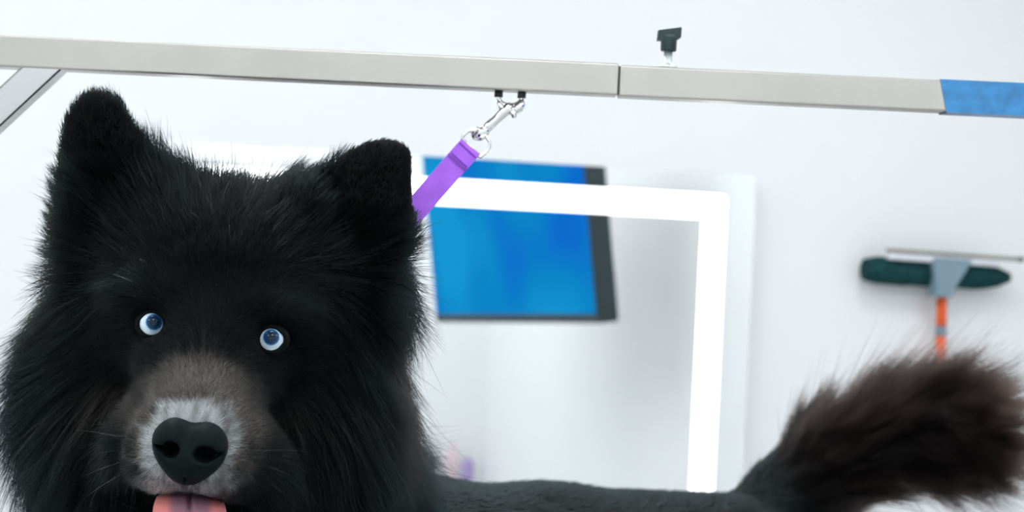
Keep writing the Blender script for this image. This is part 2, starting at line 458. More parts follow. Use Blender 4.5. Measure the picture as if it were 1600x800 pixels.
# D-shaped ring
dr = [(722, 214), (728, 207.5), (737, 203), (748, 206), (758, 212.5), (764.5, 221), (765, 230), (759, 239), (750, 245.5), (746, 243), (734, 229), (721.5, 216.5)]
obj('ring', tube(BM(), [img(x, y, -.0005) for x, y in dr], 0.00135, 10, closed=True), M['chrome'], ls)
# swivel, shank, hook
sw = BM(); 
eye = []
for k in range(16):
    t = 2 * math.pi * k / 16
    eye.append(img(748 + 9 * math.cos(t), 209 - 7.5 * math.sin(t), 0.003 * math.sin(t * 2)))
tube(sw, eye, 0.0020, 10, closed=True)
tube(sw, [img(746, 215), img(751, 210.5), img(758, 203), img(762, 199)], [.003, .0045, .0045, .0034], 14)
obj('swivel', sw, M['chrome'], ls)
sk = BM()
tube(sk, [img(756, 206), img(760, 201), img(766, 195), img(774, 188), img(784, 178.5), img(791, 172), img(796, 167), img(798, 164), img(799, 162)],
     [.0028, .0040, .0040, .0036, .0040, .0046, .0042, .0032, .0022], 14)
hook = [(791, 172), (784, 168), (780, 162), (781, 158)]
tube(sk, [img(x, y) for x, y in hook], [.0040, .0030, .0024, .0018], 12)
hook2 = [(795, 170), (803, 172), (810, 168), (815, 162), (814, 158), (811, 157)]
tube(sk, [img(x, y) for x, y in hook2], [.0036, .0034, .0042, .0036, .0026, .0014], 12)
obj('snap_hook', sk, M['chrome'], ls)
tg = BM(); tube(tg, [img(801, 172, -.002), img(803, 180, -.002), img(803.5, 184, -.002)], [.0028, .0024, .0016], 12)
obj('thumb_lever', tg, M['chrome'], ls)

# ------------------------------------------------------------------ dog: one continuous body grown from a distance field
VOX = 0.0036
LO = np.array([-0.42, -0.90, 1.03]); HI = np.array([0.60, 0.14, 2.06])
NG = np.ceil((HI - LO) / VOX).astype(int)
FIELD = np.full(NG, 0.06, np.float32)
GX, GY, GZ = [LO[i] + VOX * np.arange(NG[i], dtype=np.float32) for i in range(3)]
def carve(field, lo, vox, c, ext, fn, k, mode):
    i0 = np.maximum(np.floor((c - ext - lo) / vox).astype(int), 0)
    i1 = np.minimum(np.ceil((c + ext - lo) / vox).astype(int) + 1, field.shape)
    if np.any(i1 <= i0): return
    g = [(lo[a] + vox * np.arange(i0[a], i1[a])).astype(np.float32) for a in range(3)]
    x, y, z = g[0][:, None, None], g[1][None, :, None], g[2][None, None, :]
    d = fn(x, y, z)
    s = field[i0[0]:i1[0], i0[1]:i1[1], i0[2]:i1[2]]
    if mode == 'add':
        h = np.clip(0.5 + 0.5 * (s - d) / k, 0, 1)
        s[...] = s * (1 - h) + d * h - k * h * (1 - h)
    else:
        d = -d
        h = np.clip(0.5 - 0.5 * (s - d) / k, 0, 1)
        s[...] = s * (1 - h) + d * h + k * h * (1 - h)
class Sdf:
    def __init__(self, field, lo, vox): self.f, self.lo, self.v = field, lo, vox
    def ell(self, px, py, d, rx, ry, rd, roll=0.0, k=0.02, mode='add'):
        c = Q(px, py, d); s = d / FPX
        r = np.array([rx * s, ry * s, rd]); ca, sa = math.cos(math.radians(roll)), math.sin(math.radians(roll))
        def fn(x, y, z):
            X, Y, Zz = x - c[0], y - c[1], z - c[2]
            u, v = X * ca - Y * sa, X * sa + Y * ca        # roll > 0 turns clockwise in the picture
            k0 = np.sqrt((u / r[0])**2 + (v / r[1])**2 + (Zz / r[2])**2) + 1e-6
            k1 = np.sqrt((u / r[0]**2)**2 + (v / r[1]**2)**2 + (Zz / r[2]**2)**2) + 1e-6
            return k0 * (k0 - 1) / k1
        carve(self.f, self.lo, self.v, c, np.full(3, r.max() + k + 0.03), fn, k, mode)
    def cone(self, a, b, ra, rb, k=0.02, flat=1.0, mode='add'):
        a, b = np.asarray(a, float), np.asarray(b, float)
        sc3 = np.array([1, 1, 1 / flat]); aa, bb = a * sc3, b * sc3; ba = bb - aa; L2 = ba @ ba
        def fn(x, y, z):
            X, Y, Zz = x - aa[0], y - aa[1], z / flat - aa[2]
            h = np.clip((X * ba[0] + Y * ba[1] + Zz * ba[2]) / L2, 0, 1)
            return (np.sqrt((X - h * ba[0])**2 + (Y - h * ba[1])**2 + (Zz - h * ba[2])**2) - (ra + (rb - ra) * h)) * (flat if flat < 1 else 1)
        carve(self.f, self.lo, self.v, (a + b) / 2, np.abs(b - a) / 2 + max(ra, rb) + k + 0.03, fn, k, mode)
    def mesh(self):
        """surface nets"""
        f = self.f; ins = f < 0
        nx, ny, nz = f.shape
        c = np.zeros((nx - 1, ny - 1, nz - 1), np.uint8)
        for i in (0, 1):
            for j in (0, 1):
                for l in (0, 1):
                    c += ins[i:nx - 1 + i, j:ny - 1 + j, l:nz - 1 + l]
        cells = np.argwhere((c > 0) & (c < 8))
        idx = np.full((nx - 1, ny - 1, nz - 1), -1, np.int32)
        idx[cells[:, 0], cells[:, 1], cells[:, 2]] = np.arange(len(cells))
        acc = np.zeros((len(cells), 3)); cnt = np.zeros(len(cells))
        cor = [np.array([(i >> 2) & 1, (i >> 1) & 1, i & 1]) for i in range(8)]
        val = [f[cells[:, 0] + o[0], cells[:, 1] + o[1], cells[:, 2] + o[2]] for o in cor]
        for a in range(8):
            for b in range(a + 1, 8):
                if np.abs(cor[a] - cor[b]).sum() == 1:
                    m = (val[a] < 0) != (val[b] < 0)
                    t = np.where(m, val[a] / np.where(m, val[a] - val[b], 1), 0)
                    acc += m[:, None] * (cor[a] + t[:, None] * (cor[b] - cor[a])); cnt += m
        V = self.lo + self.v * (cells + acc / cnt[:, None])
        quads = []
        for ax in range(3):
            u, v = (ax + 1) % 3, (ax + 2) % 3
            s0 = [slice(1, -1)] * 3; s1 = [slice(1, -1)] * 3
            s0[ax] = slice(0, -1); s1[ax] = slice(1, None)
            A_, B_ = ins[tuple(s0)], ins[tuple(s1)]
            off = np.array([1, 1, 1]); off[ax] = 0
            for flip in (False, True):
                e = np.argwhere((A_ & ~B_) if not flip else (~A_ & B_)) + off
                if len(e) == 0: continue
                def cell(du, dv):
                    q = e.copy(); q[:, u] += du; q[:, v] += dv
                    return idx[q[:, 0], q[:, 1], q[:, 2]]
                qd = np.stack([cell(-1, -1), cell(0, -1), cell(0, 0), cell(-1, 0)], 1)
                quads.append(qd[:, ::-1] if flip else qd)
        return V, np.concatenate(quads)
def to_mesh(name, V, F, origin):
    # camera axes are left-handed (right, up, away): flip the winding
    F = F[:, ::-1]
    me = bpy.data.meshes.new(name)
    Wd = q2w(V) - origin
    me.vertices.add(len(V)); me.vertices.foreach_set('co', Wd.astype(np.float32).ravel())
    me.loops.add(F.size); me.loops.foreach_set('vertex_index', F.astype(np.int32).ravel())
    me.polygons.add(len(F)); me.polygons.foreach_set('loop_start', np.arange(0, F.size, 4, dtype=np.int32))
    me.polygons.foreach_set('use_smooth', np.ones(len(F), bool))
    me.update(calc_edges=True); me.validate()
    return me

S = Sdf(FIELD, LO, VOX)
DOWN = np.array([-math.sin(ROLL), -math.cos(ROLL), 0.0])
def m2q(px, py, d): return Q(px, py, d)
# trunk: shoulders, back and rump, at 45 degrees away from the camera
sh_c, mid_c, ru_c = Q(560, 1032, 1.52), Q(850, 1015, 1.68), Q(1115, 988, 1.86)
side = (ru_c - sh_c); side[1] = 0; side /= np.linalg.norm(side); perp = np.array([side[2], 0, -side[0]])
S.cone(sh_c, mid_c, 0.152, 0.150, 0.02)
S.cone(mid_c, ru_c, 0.150, 0.142, 0.02)
S.cone(Q(430, 970, 1.44), sh_c, 0.135, 0.15, 0.05)
for s in (-1, 1):
    # front leg
    top = sh_c + perp * 0.075 * s + DOWN * 0.08 - side * 0.02
    def ground(p, up=0.0):                       # the same spot at table height
        wz = q2w(p[None])[0][2]
        return p + DOWN * (wz - TABLE_Z - up)
    foot = ground(top, 0.035)
    elbow = top + DOWN * 0.10 + side * 0.015
    S.cone(top, elbow, 0.075, 0.055, 0.05); S.cone(elbow, foot, 0.050, 0.032, 0.03)
    S.cone(foot, ground(foot - side * 0.045, 0.026), 0.033, 0.027, 0.02)
    # hind leg: thigh, knee forward, hock backward, near-vertical shank
    hip = ru_c + perp * 0.08 * s + DOWN * 0.02
    knee = hip + DOWN * 0.20 - side * 0.07
    hock = ground(hip + side * 0.09, 0.17)
    hfoot = ground(hock - side * 0.01, 0.034)
    S.cone(hip, knee, 0.10, 0.066, 0.05); S.cone(knee, hock, 0.058, 0.034, 0.03); S.cone(hock, hfoot, 0.032, 0.029, 0.02)
    S.cone(hfoot, ground(hfoot - side * 0.05, 0.026), 0.032, 0.027, 0.02)
# neck and chest
S.ell(320, 830, 1.40, 225, 300, 0.115, k=0.05)
S.ell(335, 620, 1.36, 222, 210, 0.10, k=0.05)
S.cone(Q(330, 580, 1.37), sh_c - side * 0.03, 0.085, 0.12, 0.05)
# skull
S.ell(362, 425, 1.30, 205, 135, 0.088, 7.6, k=0.03)
S.ell(345, 520, 1.275, 190, 120, 0.075, 7.6, k=0.03)
S.ell(165, 560, 1.325, 92, 170, 0.06, 12, k=0.04)      # cheeks
S.ell(510, 585, 1.325, 90, 165, 0.06, -2, k=0.04)
S.ell(205, 650, 1.30, 95, 110, 0.05, 0, k=0.04)
S.ell(460, 680, 1.30, 95, 110, 0.05, 0, k=0.04)
# brow, muzzle
S.ell(237, 462, 1.222, 62, 34, 0.030, 10, k=0.02)
S.ell(432, 487, 1.222, 62, 34, 0.030, 5, k=0.02)
S.ell(325, 560, 1.215, 88, 85, 0.042, 7.6, k=0.03)
S.cone(Q(318, 605, 1.195), Q(300, 672, 1.135), 0.037, 0.0335, 0.025)
S.ell(301, 700, 1.142, 96, 60, 0.040, 7.6, k=0.015)
S.ell(255, 722, 1.139, 50, 44, 0.036, 0, k=0.012)      # flews
S.ell(348, 735, 1.139, 56, 48, 0.036, 10, k=0.012)
S.ell(395, 715, 1.175, 50, 66, 0.035, -10, k=0.02)
S.ell(215, 680, 1.180, 32, 60, 0.035, 10, k=0.02)
S.ell(300, 838, 1.165, 66, 40, 0.045, 5, k=0.012)      # lower jaw
S.ell(298, 793, 1.125, 56, 22, 0.060, 6, k=0.006, mode='cut')   # open mouth
S.ell(296, 702, 1.094, 38, 28, 0.020, 7.6, k=0.004, mode='cut')   # seat of the nose
# eye sockets
S.ell(239, 506, 1.196, 23, 21, 0.020, 8, k=0.006, mode='cut')
S.ell(425, 530, 1.196, 23, 21, 0.020, 8, k=0.006, mode='cut')
# ears
S.cone(Q(172, 300, 1.285), Q(152, 178, 1.275), 0.030, 0.0125, 0.02, 0.62)
S.cone(Q(200, 300, 1.29), Q(160, 195, 1.28), 0.027, 0.012, 0.02, 0.62)
S.cone(Q(150, 330, 1.30), Q(140, 230, 1.285), 0.024, 0.012, 0.02, 0.62)
S.ell(265, 330, 1.30, 55, 45, 0.04, 10, k=0.025)
S.ell(480, 322, 1.30, 45, 36, 0.04, -20, k=0.025)
S.ell(148, 400, 1.31, 58, 75, 0.04, 8, k=0.02)
S.ell(592, 440, 1.31, 36, 70, 0.04, 0, k=0.02)
S.cone(Q(570, 355, 1.295), Q(610, 253, 1.28), 0.030, 0.0085, 0.015, 0.62)
S.cone(Q(535, 335, 1.295), Q(585, 246, 1.28), 0.024, 0.0075, 0.015, 0.62)
S.cone(Q(508, 325, 1.295), Q(560, 263, 1.285), 0.020, 0.0090, 0.015, 0.62)
S.cone(Q(605, 355, 1.295), Q(621, 247, 1.28), 0.016, 0.0060, 0.012, 0.62)
S.cone(Q(168, 285, 1.258), Q(153, 205, 1.258), 0.016, 0.006, 0.008, 0.8, mode='cut')
S.cone(Q(583, 335, 1.262), Q(604, 265, 1.262), 0.016, 0.006, 0.008, 0.8, mode='cut')
# tail
TAIL = [Q(1170, 845, 1.93), Q(1228, 782, 1.95), Q(1290, 726, 1.95), Q(1365, 693, 1.92), Q(1450, 676, 1.88), Q(1515, 672, 1.84)]
TR = [0.050, 0.040, 0.036, 0.035, 0.031, 0.020]
for i in range(len(TAIL) - 1): S.cone(TAIL[i], TAIL[i + 1], TR[i], TR[i + 1], 0.03)

BV, BF = S.mesh()
dog_org = q2w(((sh_c + ru_c) / 2)[None])[0]; dog_org[2] = TABLE_Z
dog = empty('dog', dog_org)
tag(dog, 'black long-haired dog with pale blue eyes, grey muzzle and bushy raised tail', 'dog')
M['skin'] = mat('dog_skin', (0.006, 0.008, 0.008), 0.7, spec=0.1, noise=dict(scale=60, amount=0.3))
body_me = to_mesh('body', BV, BF, dog_org)
body = obj('body', body_me, M['skin'], dog)

# ---------------------------------------------------------------- nose, eyes, tongue
def small(name, lo, hi, vox, build, m):
    f = np.full(np.ceil((hi - lo) / vox).astype(int), 0.03, np.float32)
    s = Sdf(f, lo, vox); build(s)
    V, F = s.mesh()
    return obj(name, to_mesh(name, V, F, dog_org), m, dog)
M['nose'] = mat('nose_leather', (0.0035, 0.007, 0.0075), 0.5, spec=0.045, bump=dict(scale=700, strength=0.25, dist=0.0006))
def nose(s):
    s.ell(297, 688, 1.108, 55, 30, 0.018, 7.6, k=0.010)
    s.ell(269, 691, 1.102, 29, 38, 0.017, 12, k=0.006)
    s.ell(325, 699, 1.102, 29, 38, 0.017, -2, k=0.006)
    s.ell(295, 716, 1.0985, 40, 28, 0.014, 7.6, k=0.006)
    s.ell(292, 733, 1.101, 24, 22, 0.012, 7.6, k=0.012)
    s.ell(265, 704, 1.086, 14, 13, 0.0165, 10, k=0.003, mode='cut')
    s.ell(319, 711, 1.086, 17, 13, 0.0165, 5, k=0.003, mode='cut')
    s.ell(248, 700, 1.088, 10, 4, 0.012, 25, k=0.002, mode='cut')
    s.ell(338, 712, 1.088, 10, 4, 0.012, -12, k=0.002, mode='cut')
    s.ell(291, 738, 1.0915, 1.6, 16, 0.004, 7.6, k=0.002, mode='cut')
small('nose', Q(220, 790, 1.12) - [0, 0, .045], Q(375, 620, 1.12) + [0, 0, .03], 0.0008, nose, M['nose'])
# tongue with a groove, colour from the rim inwards is the tongue's own
m = mat('tongue_skin', (0.70, 0.22, 0.22), 0.35, spec=0.5, bump=dict(scale=500, strength=0.2))
M['tongue'] = m
nt = m.node_tree; b = nt.nodes['Principled BSDF']
tcx = nt.nodes.new('ShaderNodeAttribute'); tcx.attribute_name = 'across'
cr = nt.nodes.new('ShaderNodeValToRGB')
cr.color_ramp.elements[0].position = 0.55; cr.color_ramp.elements[0].color = (0.34, 0.17, 0.22, 1)
cr.color_ramp.elements[1].position = 0.8; cr.color_ramp.elements[1].color = (0.82, 0.27, 0.25, 1)
nt.links.new(tcx.outputs['Fac'], cr.inputs[0]); nt.links.new(cr.outputs[0], b.inputs['Base Color'])
b.inputs['Subsurface Weight'].default_value = 0.0
def tongue(s):
    for k in range(9):
        t = k / 8
        s.ell(297 - 1 * t, 783 + 62 * t, 1.136 - 0.036 * math.sin(t * 1.5), 48, 9 + 3 * t, 0.012, 5, k=0.008)
    for k in range(12):
        t = k / 11
        s.ell(297 - 1 * t, 772 + 62 * t, 1.136 - 0.0475 * math.sin(t * 1.5) - 0.004 * (t < 9), 2.0, 7, 0.004, 5, k=0.002, mode='cut')
tg_o = small('tongue', Q(225, 900, 1.14) - [0, 0, .07], Q(365, 745, 1.14) + [0, 0, .05], 0.0011, tongue, M['tongue'])
at = tg_o.data.attributes.new('across', 'FLOAT', 'POINT')
co = np.zeros(len(tg_o.data.vertices) * 3, np.float32); tg_o.data.vertices.foreach_get('co', co)
cc_ = (co.reshape(-1, 3) + dog_org - CAM); cxq = cc_ @ XC; dq = cc_ @ FW
at.data.foreach_set('value', np.clip(np.abs(800 + cxq / dq * FPX - 297) / 47, 0, 1).astype(np.float32))

# eyes
def eye_mat():
    m = bpy.data.materials.new('pale_blue_eye'); m.use_nodes = True
    nt = m.node_tree; b = nt.nodes['Principled BSDF']
    b.inputs['Roughness'].default_value = 0.25; b.inputs['Coat Weight'].default_value = 0.5; b.inputs['Specular IOR Level'].default_value = 0.0; b.inputs['Coat Roughness'].default_value = 0.02
    tc = nt.nodes.new('ShaderNodeTexCoord'); sx = nt.nodes.new('ShaderNodeSeparateXYZ')
    nt.links.new(tc.outputs['Object'], sx.inputs[0])
    ln = nt.nodes.new('ShaderNodeMath'); ln.operation = 'POWER'; ln.inputs[1].default_value = 2
    l2 = nt.nodes.new('ShaderNodeMath'); l2.operation = 'POWER'; l2.inputs[1].default_value = 2
    ad = nt.nodes.new('ShaderNodeMath'); ad.operation = 'ADD'; sq_ = nt.nodes.new('ShaderNodeMath'); sq_.operation = 'SQRT'
    nt.links.new(sx.outputs['X'], ln.inputs[0]); nt.links.new(sx.outputs['Y'], l2.inputs[0])
    nt.links.new(ln.outputs[0], ad.inputs[0]); nt.links.new(l2.outputs[0], ad.inputs[1]); nt.links.new(ad.outputs[0], sq_.inputs[0])
    mul = nt.nodes.new('ShaderNodeMath'); mul.operation = 'MULTIPLY'; mul.inputs[1].default_value = 1 / 0.0115
    nt.links.new(sq_.outputs[0], mul.inputs[0])
    nz = nt.nodes.new('ShaderNodeTexNoise'); nz.inputs['Scale'].default_value = 900
    nt.links.new(tc.outputs['Object'], nz.inputs['Vector'])
    jm = nt.nodes.new('ShaderNodeMath'); jm.operation = 'MULTIPLY_ADD'; jm.inputs[1].default_value = 0.05; 
    nt.links.new(nz.outputs['Fac'], jm.inputs[0]); nt.links.new(mul.outputs[0], jm.inputs[2])
    cr = nt.nodes.new('ShaderNodeValToRGB'); E = cr.color_ramp.elements
    E[0].position = 0.0; E[0].color = (0.002, 0.008, 0.016, 1)
    E[1].position = 0.30; E[1].color = (0.003, 0.018, 0.045, 1)
    for p, c in ((0.41, (0.006, 0.045, 0.13, 1)), (0.47, (0.02, 0.12, 0.30, 1)), (0.53, (0.50, 0.66, 0.78, 1)), (0.70, (0.72, 0.83, 0.89, 1)), (0.86, (0.30, 0.45, 0.58, 1)), (0.93, (0.02, 0.03, 0.035, 1))):
        el = E.new(p); el.color = c
    nt.links.new(jm.outputs[0], cr.inputs[0]); nt.links.new(cr.outputs[0], b.inputs['Base Color'])
    return m
M['eye'] = eye_mat()
M['lid'] = mat('eyelid_skin', (0.002, 0.004, 0.004), 0.6, spec=0.08, noise=dict(scale=200, amount=0.3))
ER = 0.0107
for (px, py), (gx, gy) in (((239, 506), (2.5, 3.5)), ((425, 530), (-1.5, 4.0))):
    d = 1.2035
    c = P(px, py, d)
    look = (CAM - c); look /= np.linalg.norm(look)
    look = look + XC * gx * 0.0365 + YC * gy * 0.0365; look /= np.linalg.norm(look)
    rotq = Vector(look).to_track_quat('Z', 'Y')
    bm = BM(); bmesh.ops.create_uvsphere(bm, u_segments=32, v_segments=24, radius=ER)
    eo = obj('eye', bm, M['eye'], dog, smooth=True); eo.location = c - dog_org; eo.rotation_mode = 'QUATERNION'; eo.rotation_quaternion = rotq
    # dark lid rim around the opening
    bm = BM(); ring = []
    for k in range(28):
        t = 2 * math.pi * k / 28
        ox, oy = 20.5 * math.cos(t), 20.0 * math.sin(t)
        if math.cos(t) * (-1 if px < 330 else 1) > 0.9: ox *= 1.12
        ring.append(Vector(P(px + ox, py - oy, d - 0.0062) - dog_org))
    tube(bm, ring, 0.0022, 10, closed=True)
    obj('eyelid', bm, M['lid'], dog)

# ---------------------------------------------------------------- fur
vn = np.zeros(len(BV) * 3, np.float32)
co = np.zeros(len(BV) * 3, np.float32)
body_me.vertices.foreach_get('co', co)
body_me.vertices.foreach_get('normal', vn)
vn = vn.reshape(-1, 3)
VNq = np.stack([vn @ XC, vn @ YC, vn @ FW], 1)
tri = np.concatenate([BF[:, [0, 1, 2]], BF[:, [0, 2, 3]]])
pa, pb_, pc = BV[tri[:, 0]], BV[tri[:, 1]], BV[tri[:, 2]]
area = 0.5 * np.linalg.norm(np.cross(pb_ - pa, pc - pa), axis=1)
cen = (pa + pb_ + pc) / 3
def px_of(q): return 800 + q[..., 0] / q[..., 2] * FPX, 400 - q[..., 1] / q[..., 2] * FPX
def ss(x, a, b):
    t = np.clip((x - a) / (b - a), 0, 1); return t * t * (3 - 2 * t)
nsd = np.random.default_rng(3)
_PH = [(nsd.normal(size=3), nsd.uniform(0, 6.28)) for _ in range(24)]
def vnoise(q, freq, seed=0):
    out = 0
    for i in range(5):
        d_, p_ = _PH[(seed * 5 + i) % 24]
        out = out + np.sin((q @ d_) * freq * (1 + 0.37 * i) + p_ * (i + 1))
    return out / 3.0

tailA = np.array(TAIL)
def tail_coord(q):
    """distance along and nearest axis of the tail"""
    best = np.full(len(q), 9.0); tt = np.zeros(len(q)); ax = np.zeros((len(q), 3)); cp = np.zeros((len(q), 3))
    for i in range(len(tailA) - 1):
        a, b = tailA[i], tailA[i + 1]; ba = b - a
        h = np.clip(((q - a) @ ba) / (ba @ ba), 0, 1)
        c = a + h[:, None] * ba; d = np.linalg.norm(q - c, axis=1)
        m = d < best
        best[m] = d[m]; tt[m] = (i + h[m]) / (len(tailA) - 1); ax[m] = ba / np.linalg.norm(ba); cp[m] = c[m]
    return best, tt, ax, cp

def unit(v): return v / (np.linalg.norm(v, axis=-1, keepdims=True) + 1e-9)

def regions(q):
    px, py = px_of(q); d = q[:, 2]
    R_ = {}
    best, tt, ax, cp = tail_coord(q)
    tail = ss(tt, 0.12, 0.35) * ss(0.075 - best, 0, 0.02) * (px > 1120)
    R_['tail'] = tail
    bodyw = ss(px, 575, 660) * ss(d, 1.40, 1.44) * (1 - tail)
    R_['body'] = bodyw
    # muzzle
    mz = np.sqrt(((px - 312) / 138)**2 + ((py - 690) / 140)**2)
    R_['muzzle'] = (1 - ss(mz, 0.8, 1.15)) * ss(1.235 - d, 0, 0.03)
    # face short-haired area round the eyes and stop
    fc = np.sqrt(((px - 333) / 175)**2 + ((py - 540) / 130)**2)
    R_['face'] = (1 - ss(fc, 0.6, 1.25)) * ss(1.29 - d, 0, 0.04)
    def ear(poly):
        c0, c1, rad = poly
        a, b = np.array(c0), np.array(c1); p = np.stack([px, py], 1); ba = b - a
        h = np.clip(((p - a) @ ba) / (ba @ ba), 0, 1)
        return (1 - ss(np.linalg.norm(p - a - h[:, None] * ba, axis=1), rad * .7, rad)) * (d < 1.36)
    R_['earL'] = ear(((165, 270), (150, 165), 85)) * ss(300 - py, 0, 60)
    R_['earR'] = ear(((585, 330), (612, 245), 85)) * ss(375 - py, 0, 60)
    return px, py, R_, tt, ax, cp

def flow(q, n):
    px, py, R_, tt, ax, cp = regions(q)
    N_ = len(q)
    # head: spreads from between the eyes, sinking to the sides
    dx, dy = px - 345, -(py - 500)
    rad = unit(np.stack([dx, dy * 1.0, np.zeros(N_)], 1))
    dn = ss(py, 330, 520) * (0.45 + 0.5 * ss(np.abs(dx), 60, 220)) + 0.8 * ss(py, 620, 760)
    right_more = ss(px, 420, 560) * ss(py, 400, 560) * 1.0
    v = rad * 1.0 + np.stack([np.zeros(N_), -dn - right_more, np.full(N_, 0.35)], 1)
    # muzzle: away from the nose
    nose_q = Q(297, 705, 1.085)
    vm = unit(q - nose_q) + np.stack([np.zeros(N_), -0.25 * ss(py, 700, 760), np.zeros(N_)], 1)
    wm = np.maximum(R_['muzzle'], R_['face'] * 0.7)[:, None]
    v = unit(v) * (1 - wm) + unit(vm) * wm
    # ears: along the ear, outwards at the edge
    for key, (a, b) in (('earL', ((170, 330), (148, 140))), ('earR', ((560, 380), (620, 220)))):
        e = unit((Q(*b, 1.28) - Q(*a, 1.28))[None])
        v = v * (1 - R_[key][:, None]) + (e + 0.25 * rad) * R_[key][:, None]
    # trunk: towards the tail, slightly down
    vb = side[None] + np.array([[0, -0.35, 0]])
    v = v * (1 - R_['body'][:, None]) + vb * R_['body'][:, None]
    # tail: along the tail, spreading
    radt = unit(q - cp)
    vt = ax * 1.0 + radt * (0.22 + 0.20 * tt[:, None]) + np.stack([np.full(N_, 0.15), 0.12 - 0.24 * tt, np.zeros(N_)], 1)
    v = v * (1 - R_['tail'][:, None]) + unit(vt) * R_['tail'][:, None]
    # locks drift a little
    nz = np.stack([vnoise(q, 55, 0), vnoise(q, 55, 1), vnoise(q, 55, 2)], 1)
    v = unit(v) + 0.20 * nz * (1 - 0.5 * wm) * (1 - 0.7 * R_['body'][:, None])
    lift_keep = R_['tail'][:, None]
    vtan = v - n * np.sum(v * n, 1, keepdims=True)
    v = unit(vtan) * (1 - lift_keep) + unit(v) * lift_keep
    return px, py, R_, tt, unit(v)

def fur_length(px, py, R_, q, tt):
    rf = np.sqrt(((px - 340) / 210)**2 + ((py - 520) / 190)**2)
    L = 0.016 + 0.036 * ss(rf, 0.7, 1.35)
    L *= 1 - 0.35 * ss(470 - py, 0, 160)
    L += 0.018 * ss(py, 520, 680) * ss(rf, 0.9, 1.3)
    L = L * (1 - R_['face']) + 0.012 * R_['face']
    L = L * (1 - R_['muzzle']) + (0.0042 + 0.0025 * ss(np.hypot(px - 297, py - 700), 70, 130)) * R_['muzzle']
    e = np.maximum(R_['earL'], R_['earR'])
    L = L * (1 - e) + 0.0075 * e
    for ex, ey in ((239, 506), (425, 530)):
        r = np.hypot(px - ex, py - ey)
        L *= 0.35 + 0.65 * ss(r, 22, 75)
    L *= 1 - 0.5 * ss(py, 200, 260) * (1 - ss(py, 400, 470)) * np.maximum(ss(150 - px, 0, 40), ss(px, 570, 620))
    L *= 1 - 0.45 * ss(360 - py, 0, 50) * ss(px, 420, 480)
    L = L * (1 - R_['body']) + 0.011 * R_['body']
    L = L * (1 - R_['tail']) + (0.048 + 0.045 * ss(tt, 0.2, 0.75)) * (1 - 0.32 * ss(tt, 0.7, 1.0)) * R_['tail']
    return L

def colours(px, py, R_, q, tt, r_):
    N_ = len(q)
    base = np.tile(np.array([[0.0010, 0.0019, 0.0021]]), (N_, 1)) * (0.35 + 2.6 * r_[:, 0:1]**4 + 2.5 * (r_[:, 3:4] < 0.06))  # random strand tones; the paler ones put the coat's grey highlights into colour
    def mixin(c, w_): 
        nonlocal base
        base = base * (1 - w_[:, None]) + np.array([c]) * w_[:, None]
    # rusty tinge on the outer ruff and shoulder
    mixin((0.014,0.0105,0.010), 0.6 * ss(px, 560, 625) * ss(py, 430, 560) * (1 - ss(py, 600, 700)) * (px < 700) * (r_[:, 1] > .25))
    mixin((0.010,0.009,0.0085), 0.7 * ss(140 - px, 0, 60) * (1 - ss(py, 430, 560)) * ss(py, 300, 360) * (r_[:, 1] > .35))
    mixin((0.007,0.0066,0.0062), 0.6 * np.exp(-(((px - 395) / 70)**2 + ((py - 330) / 60)**2)) * (r_[:, 1] > .4))
    # trunk, slate black: its bluish-grey sheen is mixed into the colour
    mixin((0.009, 0.013, 0.0135), 0.85 * R_['body'])
    # tail, brown with black locks underneath
    tl = R_['tail']
    up = ss(-(py - (735 - 0.19 * (px - 1180))), -40, 90)
    mixin((0.004, 0.0035, 0.0035), tl)
    mixin((0.066, 0.044, 0.038), tl * (0.25 + 0.6 * up) * ss(px, 1190, 1300) * (r_[:, 1] * 0.8 + 0.2))
    # grey-brown muzzle up to the stop
    g = np.sqrt(((px - (312 + 0.09 * (640 - py))) / 112)**2 + ((py - 660) / 112)**2) + 0.12 * vnoise(q, 130, 1)
    gw = (1 - ss(g, 0.55, 1.12)) * (q[:, 2] < 1.25)
    mixin((0.062, 0.054, 0.048), gw * (0.45 + 0.55 * (r_[:, 1] > .3)))
    g2 = np.exp(-(((px - 185) / 32)**2 + ((py - 622) / 24)**2)) + np.exp(-(((px - 455) / 60)**2 + ((py - 640) / 40)**2)) * 0.5
    mixin((0.055, 0.048, 0.044), g2 * 0.8 * (q[:, 2] < 1.3) * (r_[:, 1] > .25))
    # white ring round the nose
    nx_, ny_ = px - 297, py - 697
    rr = np.sqrt((nx_ / 1.08)**2 + (ny_ / 1.0)**2)
    ang = np.arctan2(ny_, nx_)
    wr = 1 - ss(rr + 10 * vnoise(q, 160, 2), 52, 84)
    below = ss(py, 735, 760) * (np.abs(px - 297) < 130)
    wr = np.maximum(wr, 0.8 * below * (1 - ss(rr, 70, 100)))
    wr *= 1 - 0.55 * np.exp(-(((px - 292) / 40)**2 + ((py - 755) / 12)**2))
    wr *= 1 - 0.35 * ss(px, 300, 370)
    wr = wr * (q[:, 2] < 1.16)
    patch = np.clip(0.62 + 0.5 * vnoise(q, 210, 3) + 0.45 * ss(290 - px, 0, 50) + 0.2 * ss(690 - py, 0, 30), 0.15, 1)
    mixin((0.66, 0.70, 0.71), np.clip(wr * 1.2, 0, 1) * patch * (0.3 + 0.7 * (r_[:, 2] > .3)))
    # single grey hairs on the face
    sing = (r_[:, 3] > 0.975) * (1 - R_['tail']) * (q[:, 2] < 1.26)
    mixin((0.10, 0.10, 0.095), sing * 0.5)
    mixin((0.30, 0.29, 0.27), (r_[:, 3] > 0.88) * gw * 0.7)
    return base

